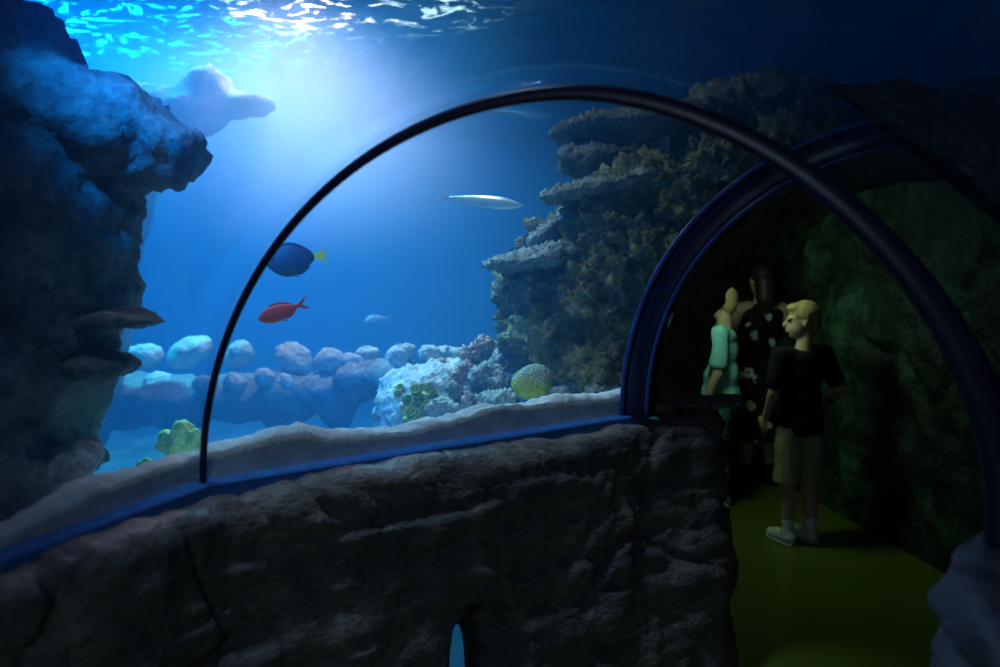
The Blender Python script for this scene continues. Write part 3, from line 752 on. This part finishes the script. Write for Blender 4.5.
# ------------------------------------------------------------------ fish
def fish(name, label, head, tail, hgt, mats, fork=.5, thick=.35, tail_len=.2, belly=.5, dorsal=.25, up=Vector((0, 0, 1)), eye=True, tail_h=1.0, peak=.38, dspan=(.3, .85)):
    head = Vector(head); tail = Vector(tail); ax = (tail - head); L = ax.length; ax.normalize()
    side = ax.cross(up).normalized(); upv = side.cross(ax).normalized()
    rt = thing(name, label, 'fish', (head + tail) / 2)
    bl = L * (1 - tail_len)
    bm = bmesh.new(); rows = []; n = 28; m_ = 20
    def env(w):
        a = (w / peak) if w < peak else 1 - (w - peak) / (1 - peak) * .86
        return math.sin(min(1, a) * math.pi / 2) ** .8 if w < peak else max(.1, math.sin(max(0, a) * math.pi / 2) ** 1.1)
    for i in range(n + 1):
        w = i / n; e = env(w) * hgt / 2 + .0008
        rows.append([bm.verts.new(head + ax * (bl * w) + upv * (e * math.sin(t * math.tau / m_) - e * (belly - .5) * .4) + side * (e * thick * math.cos(t * math.tau / m_))) for t in range(m_)])
    for i in range(n):
        for t in range(m_): bm.faces.new((rows[i][t], rows[i][(t + 1) % m_], rows[i + 1][(t + 1) % m_], rows[i + 1][t]))
    bm.faces.new(rows[0]); bm.faces.new(rows[-1][::-1]); bmesh.ops.recalc_face_normals(bm, faces=bm.faces)
    obj('fish_body', bm, mats[0], rt)
    def fin(pts, mat, nm, th=.02):
        bm = bmesh.new(); t = hgt * th
        A = [bm.verts.new(p + side * t) for p in pts]; B = [bm.verts.new(p - side * t) for p in pts]
        bm.faces.new(A); bm.faces.new(B[::-1])
        for i in range(len(pts)): bm.faces.new((A[i], B[i], B[(i + 1) % len(pts)], A[(i + 1) % len(pts)]))
        bmesh.ops.recalc_face_normals(bm, faces=bm.faces)
        obj(nm, bm, mat, rt, smooth=False)
    def at(w, h): return head + ax * (L * w) + upv * (h * hgt / 2)
    w0 = 1 - tail_len - .02
    fin([at(w0, .14), at(1 - tail_len * .4, tail_h * .62), at(1, tail_h * .8), at(1 - tail_len * fork * .9, 0), at(1, -tail_h * .8), at(1 - tail_len * .4, -tail_h * .62), at(w0, -.14)], mats[1], 'tail_fin')
    ws = [dspan[0] + (dspan[1] - dspan[0]) * k / 8 for k in range(9)]
    low = [at(w * (1 - tail_len), env(w) * .9) for w in ws]
    hi = [at(w * (1 - tail_len) + .02, env(w) + dorsal * math.sin(math.pi * min(1, (k + 1) / 9.5)) ** .6) for k, w in enumerate(ws)]
    fin(low + hi[::-1], mats[2], 'dorsal_fin')
    wa = [.58 + .28 * k / 5 for k in range(6)]
    fin([at(w * (1 - tail_len), -env(w) * .9) for w in wa] + [at(w * (1 - tail_len) + .03, -env(w) - dorsal * .9 * math.sin(math.pi * (k + 1) / 7)) for k, w in enumerate(wa)][::-1], mats[2], 'anal_fin')
    fin([at(.34, -env(.4) * .85), at(.42, -env(.45) * .9), at(.52, -1 - dorsal * 1.0), at(.46, -1 - dorsal * .7)], mats[2], 'pelvic_fin')
    if eye:
        for sg in (1, -1):
            bm = bmesh.new(); w = .13; e = env(w / (1 - tail_len)) * hgt / 2
            add_ell(bm, head + ax * (L * w) + upv * (e * .25) + side * (e * thick * sg * .9), hgt * .055, seg=10)
            obj('eye', bm, M['black'], rt)
    return rt
M['fred'] = plain('red_scales', (1.0, .10, .08), .5, vary=.15, scale=80)
M['fdark'] = plain('dark_scales', (.02, .021, .028), .6, vary=.3, scale=40)
M['fyel'] = plain('yellow_fin', (1.0, .5, .03), .5, vary=.1)
M['fsil'] = plain('silver_scales', (.75, .85, .85), .25, vary=.1, metal=.3)
M['fpale'] = plain('pale_scales', (.16, .32, .40), .45, vary=.1)
fish('red_fish', 'bright red fish swimming to the left below the dark fish', P(258, 320, 2.75), P(309, 302, 2.8), 17 * 2.75 / F, [M['fred']] * 3, tail_len=.22, fork=.7, tail_h=1.0)
fish('surgeonfish', 'deep bodied dark fish with a yellow tail behind the thin ring', P(265, 264, 3.1), P(326, 255, 3.17), 32 * 3.1 / F, [M['fdark'], M['fyel'], M['fdark']], tail_len=.2, fork=.12, tail_h=.5, peak=.45, dorsal=.14, dspan=(.2, .95))
fish('slender_fish', 'long slender silver fish in mid water facing right', P(524, 206, 4.1), P(436, 196, 4.3), 12.5 * 4.1 / F, [M['fsil']] * 3, tail_len=.16, fork=.8, thick=.6, dorsal=.12, tail_h=1.2, peak=.35, dspan=(.6, .8))
fish('slender_fish', 'small slim cyan fish high up under the dark overhang', P(533, 119, 5.0), P(488, 109, 5.0), 7 * 5.0 / F, [M['fpale']] * 3, tail_len=.16, fork=.8, thick=.6, dorsal=.12, peak=.35, eye=False)
fish('pale_fish', 'faint pale fish far back in the open water', P(364, 322, 6.2), P(392, 318, 6.3), 11 * 6.2 / F, [M['fpale']] * 3, tail_len=.2, fork=.6, dorsal=.15, eye=False)

# ------------------------------------------------------------------ people
def bisect(me, co, no):
    bm = bmesh.new(); bm.from_mesh(me)
    bmesh.ops.bisect_plane(bm, geom=bm.verts[:] + bm.edges[:] + bm.faces[:], plane_co=co, plane_no=no, clear_outer=True)
    bm.to_mesh(me); bm.free(); return me

def person(name, label, loc, yaw, h, cols, head_turn=0, arms=None, hs=1.0, garment='tee_shorts', long_hair=False, slim=1.0):
    """local frame: +y forward, +x the person's right-hand side"""
    root = thing(name, label, 'person', loc)
    Rz = Matrix.Rotation(yaw, 4, 'Z'); T = Matrix.Translation(loc) @ Rz
    def W(x, y, z): return T @ Vector((x * h, y * h, z * h))
    V = lambda x, y, z: Vector((x * h, y * h, z * h))
    vox = .0055 * h
    def fin(bm, v, sm=2):
        return remesh(bm, v, sm)
    def put(nm, me, mat, par=root):
        me.transform(T); return obj(nm, me, mat, par)
    sh = .118 * slim
    arms = arms or {-1: ((-.15, .0, .64), (-.15, .06, .49)), 1: ((.15, .0, .64), (.15, .06, .49))}
    leg = {}
    for s in (-1, 1):
        leg[s] = [V(s * .052, 0, .50), V(s * .056, .01, .28), V(s * .056, -.012, .18), V(s * .057, -.012, .05)]
    bm = bmesh.new()
    for s in (-1, 1):
        a, k, cf, an = leg[s]
        chain(bm, [a, k, cf, an], [.054 * h * slim, .036 * h, .034 * h, .021 * h])
        chain(bm, [an, V(s * .060, .03, .024), V(s * .064, .085, .016)], [.021 * h, .02 * h, .015 * h])
        S = V(s * sh, 0, .805); E_, Wr = V(*arms[s][0]), V(*arms[s][1])
        chain(bm, [V(s * .06, 0, .815), S, E_, Wr], [.035 * h, .036 * h, .024 * h, .0155 * h])
        # hand
        d = (Wr - E_).normalized(); sx = Vector((s * 1.0, 0, 0)); fw = d.cross(sx).normalized()
        if fw.y < 0: fw = -fw
        wd = fw                                   # palm width axis
        pn = d.cross(wd).normalized()
        pc = Wr + d * .028 * h
        for q in (-1, -.33, .33, 1): add_cap(bm, Wr, pc + wd * q * .017 * h + d * .018 * h, .011 * h, .0085 * h, 8)
        ln = [.036, .044, .047, .040]
        for q, l_ in zip((-1, -.33, .33, 1), ln):
            b0 = pc + wd * q * .0185 * h + d * .02 * h; b1 = b0 + d * l_ * .5 * h - pn * s * .004 * h; b2 = b1 + (d * .8 - pn * s * .5).normalized() * l_ * .5 * h
            chain(bm, [b0, b1, b2], [.0068 * h, .006 * h, .0052 * h], 8)
        t0 = Wr + d * .014 * h + wd * .012 * h; t1 = t0 + (d * .6 + wd * .8).normalized() * .026 * h; t2 = t1 + (d * .95 + wd * .2).normalized() * .022 * h
        chain(bm, [t0, t1, t2], [.0085 * h, .0075 * h, .006 * h], 8)
    add_ell(bm, V(0, 0, .53), (.092 * h * slim, .066 * h, .06 * h)); add_ell(bm, V(0, 0, .62), (.080 * h * slim, .056 * h, .09 * h))
    add_ell(bm, V(0, .005, .73), (.098 * h * slim, .064 * h, .10 * h)); add_ell(bm, V(0, -.004, .79), (.10 * h * slim, .052 * h, .045 * h))
    # head, turned on the neck
    Rh = Matrix.Rotation(head_turn, 4, 'Z'); hz = .875 + .068 * hs
    def HV(x, y, z): return Rh @ Vector((x * h * hs, y * h * hs, z * h * hs)) + V(0, .004, hz)
    chain(bm, [V(0, -.01, .82), HV(0, -.012, -.045)], [.036 * h, .032 * h])
    Q = Rh.to_euler()
    add_ell(bm, HV(0, -.006, .012), (.046 * h * hs, .058 * h * hs, .054 * h * hs), Q)
    add_ell(bm, HV(0, .014, -.022), (.037 * h * hs, .042 * h * hs, .046 * h * hs), Q)
    add_ell(bm, HV(0, .03, -.052), (.018 * h * hs, .018 * h * hs, .014 * h * hs), Q)
    chain(bm, [HV(0, .054, .004), HV(0, .066, -.017)], [.006 * h * hs, .0085 * h * hs], 8)
    for z in (-.033, -.040): add_ell(bm, HV(0, .054, z), (.014 * h * hs, .006 * h * hs, .004 * h * hs), Q)
    for s in (-1, 1):
        add_ell(bm, HV(s * .047, -.004, -.006), (.006 * h, .011 * h, .018 * h), Q)
        add_ell(bm, HV(s * .02, .048, .012), (.012 * h, .008 * h, .005 * h), Q)
    put('body', fin(bm, vox, 2), cols['skin'])
    for s in (-1, 1):
        bm = bmesh.new(); add_ell(bm, HV(s * .02, .0535, .002), .0065 * h, seg=10)
        me = bpy.data.meshes.new('e'); bm.to_mesh(me); bm.free(); put('eye', me, M['black'])
    # hair
    bm = bmesh.new(); add_ell(bm, HV(0, -.012, .024), (.052 * h * hs, .062 * h * hs, .056 * h * hs), Q); add_ell(bm, HV(0, -.034, -.004), (.045 * h * hs, .036 * h * hs, .05 * h * hs), Q)
    add_ell(bm, HV(0, .03, .05), (.036 * h * hs, .028 * h * hs, .018 * h * hs), Q)
    if long_hair:
        chain(bm, [HV(0, -.04, 0), HV(0, -.055, -.08), HV(0, -.05, -.15)], [.045 * h, .045 * h, .02 * h])
    me = displace(fin(bm, vox, 2), lambda c, n: .004 * noise.noise(Vector((c.x * 90, c.y * 90, c.z * 30))))
    put('hair', me, cols['hair'])
    g = .012 * h
    # top
    bm = bmesh.new()
    add_ell(bm, V(0, 0, .52), (.106 * h * slim + g, .078 * h + g, .10 * h)); add_ell(bm, V(0, 0, .62), (.092 * h * slim + g, .066 * h + g, .11 * h))
    add_ell(bm, V(0, .005, .73), (.10 * h * slim + g, .066 * h + g, .105 * h)); add_ell(bm, V(0, -.004, .79), (.105 * h * slim + g * .6, .055 * h + g * .7, .05 * h))
    for s in (-1, 1):
        S = V(s * sh, 0, .805); E_ = V(*arms[s][0])
        if garment != 'sleeveless':
            chain(bm, [V(s * .06, 0, .812), S, S.lerp(E_, .72)], [.04 * h, .045 * h, .042 * h])
    if garment == 'sleeveless':
        add_ell(bm, V(0, 0, .45), (.11 * h, .085 * h, .12 * h)); chain(bm, [V(-.02, 0, .45), V(-.02, 0, .24)], [.1 * h, .12 * h]); chain(bm, [V(.02, 0, .45), V(.02, 0, .24)], [.1 * h, .12 * h])
    me = displace(fin(bm, .008 * h, 3), lambda c, n: .006 * h * noise.noise(Vector((c.x * 14, c.y * 14, c.z * 6))))
    bisect(me, V(0, 0, .472 if garment != 'sleeveless' else .22), (0, 0, -1))
    bisect(me, V(0, -.01, .853), (0, .25, 1))
    put('dress' if garment == 'sleeveless' else 'shirt', me, cols['top'])
    # bottom
    if garment != 'sleeveless':
        bm = bmesh.new(); lo = .27 if garment == 'tee_shorts' else .07
        for s in (-1, 1):
            a, k, cf, an = leg[s]
            if garment == 'tee_shorts': chain(bm, [V(s * .05, 0, .5), V(s * .058, .005, .2)], [.066 * h * slim, .058 * h])
            else: chain(bm, [V(s * .05, 0, .5), k, V(s * .057, -.01, .0)], [.062 * h * slim, .047 * h, .036 * h])
        add_ell(bm, V(0, 0, .53), (.1 * h * slim + g * .3, .072 * h + g * .3, .07 * h))
        me = displace(fin(bm, .008 * h, 3), lambda c, n: .006 * h * noise.noise(Vector((c.x * 16, c.y * 16, c.z * 7))))
        bisect(me, V(0, 0, lo), (0, 0, -1))
        put('shorts' if garment == 'tee_shorts' else 'trousers', me, cols['bottom'])
    # socks, shoes
    for s in (-1, 1):
        an = leg[s][3]
        bm = bmesh.new(); chain(bm, [an, an + V(0, .0, .055)], [.026 * h, .0275 * h]); me = fin(bm, .006 * h, 1); put('sock', me, cols['sock'])
        bm = bmesh.new(); chain(bm, [V(s * .057, -.022, .03), V(s * .061, .03, .030), V(s * .066, .088, .022)], [.03 * h, .031 * h, .024 * h])
        add_cap(bm, V(s * .057, -.012, .05), V(s * .057, -.012, .062), .03 * h, .028 * h)
        me = fin(bm, .006 * h, 2)
        for v in me.vertices: v.co.z = max(v.co.z, .002)
        sho = put('shoe', me, cols['shoe'])
        bm = bmesh.new(); chain(bm, [V(s * .057, -.024, .006), V(s * .061, .03, .006), V(s * .066, .09, .006)], [.031 * h, .033 * h, .026 * h])
        for v in bm.verts: v.co.z = .006 * h + (v.co.z - .006 * h) * .18
        me = fin(bm, .004 * h, 1)
        zmin = min(v.co.z for v in me.vertices)
        for v in me.vertices: v.co.z -= zmin
        put('sole', me, cols['shoe'], sho)
    return root
M['skin'] = plain('skin', (.62, .40, .28), .5, vary=.06, scale=12, spec=.3)
M['hair_b'] = plain('blond_hair', (.42, .30, .13), .55, vary=.3, scale=60)
M['hair_d'] = plain('dark_hair', (.03, .022, .018), .5, vary=.3, scale=60)
M['tee_black'] = plain('black_cotton', (.012, .012, .013), .9, vary=.3, scale=60, spec=.2)
M['khaki'] = plain('khaki_cotton', (.42, .38, .22), .9, vary=.15, scale=40, spec=.2)
M['white'] = plain('white_cloth', (.8, .8, .78), .7, vary=.08, scale=50)
M['teal'] = plain('teal_cotton', (.30, .72, .70), .9, vary=.12, scale=25, spec=.2)
M['jean'] = plain('blue_denim', (.08, .22, .32), .9, vary=.2, scale=60, spec=.2)
m, nt, out = newmat('flower_print'); b = principled(nt, out, (.01, .01, .012), .85, 0, .2)
tc = nt.nodes.new('ShaderNodeTexCoord'); v = nt.nodes.new('ShaderNodeTexVoronoi'); v.inputs['Scale'].default_value = 7.5; v.inputs['Randomness'].default_value = .75
nt.links.new(tc.outputs['Object'], v.inputs['Vector'])
n = nt.nodes.new('ShaderNodeTexNoise'); n.inputs['Scale'].default_value = 28; nt.links.new(tc.outputs['Object'], n.inputs['Vector'])
mm = nt.nodes.new('ShaderNodeMath'); mm.operation = 'MULTIPLY_ADD'; mm.inputs[1].default_value = .35; nt.links.new(n.outputs['Fac'], mm.inputs[0]); nt.links.new(v.outputs['Distance'], mm.inputs[2])
r = nt.nodes.new('ShaderNodeValToRGB'); r.color_ramp.interpolation = 'CONSTANT'; e = r.color_ramp.elements
e[0].position = 0; e[0].color = (.02, .03, .02, 1); e[1].position = .25; e[1].color = (.62, .68, .62, 1); e.new(.47).color = (.01, .01, .012, 1)
nt.links.new(mm.outputs[0], r.inputs[0]); nt.links.new(r.outputs[0], b.inputs['Base Color'])
M['flower'] = m

bpos = Vector((1.775, 4.97, 0))
person('person', 'boy in a black t-shirt, khaki shorts and white shoes looking left in the passage', bpos, R(18), 1.39,
       dict(skin=M['skin'], hair=M['hair_b'], top=M['tee_black'], bottom=M['khaki'], sock=M['white'], shoe=M['white']), head_turn=R(64), hs=1.12,
       arms={-1: ((-.140, -.005, .655), (-.135, .05, .545)), 1: ((.165, -.035, .665), (.12, .08, .60))}, slim=.92)
person('person', 'woman in a teal t-shirt partly hidden by the rock archway', Vector((1.47, 5.62, 0)), R(70), 1.485,
       dict(skin=M['skin'], hair=M['hair_b'], top=M['teal'], bottom=M['jean'], sock=M['white'], shoe=M['white']), garment='tee_trousers')
person('person', 'person in a black dress printed with white flowers standing behind the boy', Vector((1.93, 6.3, 0)), R(10), 1.63,
       dict(skin=M['skin'], hair=M['hair_d'], top=M['flower'], bottom=M['tee_black'], sock=M['tee_black'], shoe=M['tee_black']), garment='sleeveless', long_hair=True,
       arms={-1: ((-.15, .02, .64), (-.12, .13, .58)), 1: ((.15, .0, .64), (.14, .05, .5))})

# ------------------------------------------------------------------ lamps
def lamp(kind, name, loc, target, energy, color, size=.3, **k):
    d = bpy.data.lights.new(name, kind); d.energy = energy; d.color = color
    if kind == 'AREA': d.size = size
    else: d.shadow_soft_size = size
    if kind == 'SPOT': d.spot_size = k.get('cone', R(70)); d.spot_blend = k.get('blend', .8)
    o = bpy.data.objects.new(name, d); C.objects.link(o); o.location = loc
    o.rotation_euler = (Vector(target) - Vector(loc)).to_track_quat('-Z', 'Y').to_euler()
    return o
lamp('SPOT', 'tank_spot', (-3.0, 6.2, 5.3), (-2.1, 5.4, .5), 8600, (.005, .56, 1.0), .12, cone=R(84), blend=1)
lamp('SPOT', 'tank_spot', (-1.3, 5.7, 3.65), (-1.2, 5.6, 1.0), 1050, (1.0, .58, .55), .12, cone=R(130), blend=1)  # warm spot added to whiten the glow under the surface
lamp('SPOT', 'tank_spot', (-.7, 6.0, 4.8), (-.45, 4.7, 1.0), 1050, (.66, .88, 1.0), .2, cone=R(46), blend=.9)
lamp('SPOT', 'tank_spot', (-1.5, 3.7, 4.7), (.3, 3.95, 1.6), 300, (.95, .92, .85), .2, cone=R(42), blend=.7)
lamp('SPOT', 'tank_spot', (-.72, 2.15, 4.4), (-.2, 2.75, 1.1), 400, (.62, .72, 1.0), .2, cone=R(44), blend=.8)  # added spot, brightens the sand bank and the sill ledge
lamp('SPOT', 'tank_spot', (-1.0, 1.3, 3.1), P(165, 125, 2.6), 1300, (.0, .20, 1.0), .1, cone=R(26), blend=1)  # added blue spot, imitates a veil over the upper pinnacle
lamp('AREA', 'passage_lamp', (1.18, 4.9, 1.85), (1.85, 5.25, 1.1), 3.6, (.58, 1.0, .64), .2)
lamp('SPOT', 'passage_lamp', (1.6, 4.9, 2.05), (1.72, 4.75, 0), .8, (.85, 1.0, .35), .15, cone=R(70))
lamp('AREA', 'walkway_fill', (-.55, -1.0, 1.9), (-.45, 2.0, .7), 5.0, (.55, .74, 1.0), .3)  # unseen fill added behind the camera to brighten the left wall

# ------------------------------------------------------------------ world and colour
w = bpy.data.worlds.new('world'); bpy.context.scene.world = w; w.use_nodes = True
bg = w.node_tree.nodes['Background']; bg.inputs[0].default_value = (.01, .10, .32, 1); bg.inputs[1].default_value = .04
sc = bpy.context.scene
sc.view_settings.view_transform = 'Standard'; sc.view_settings.look = 'None'; sc.view_settings.gamma = 1; sc.view_settings.use_curve_mapping = False
sc.view_settings.exposure = 0
sc.cycles.transparent_max_bounces = 32; sc.cycles.max_bounces = 8; sc.cycles.volume_bounces = 1
sc.cycles.use_denoising = True
sc.cycles.sample_clamp_indirect = 4
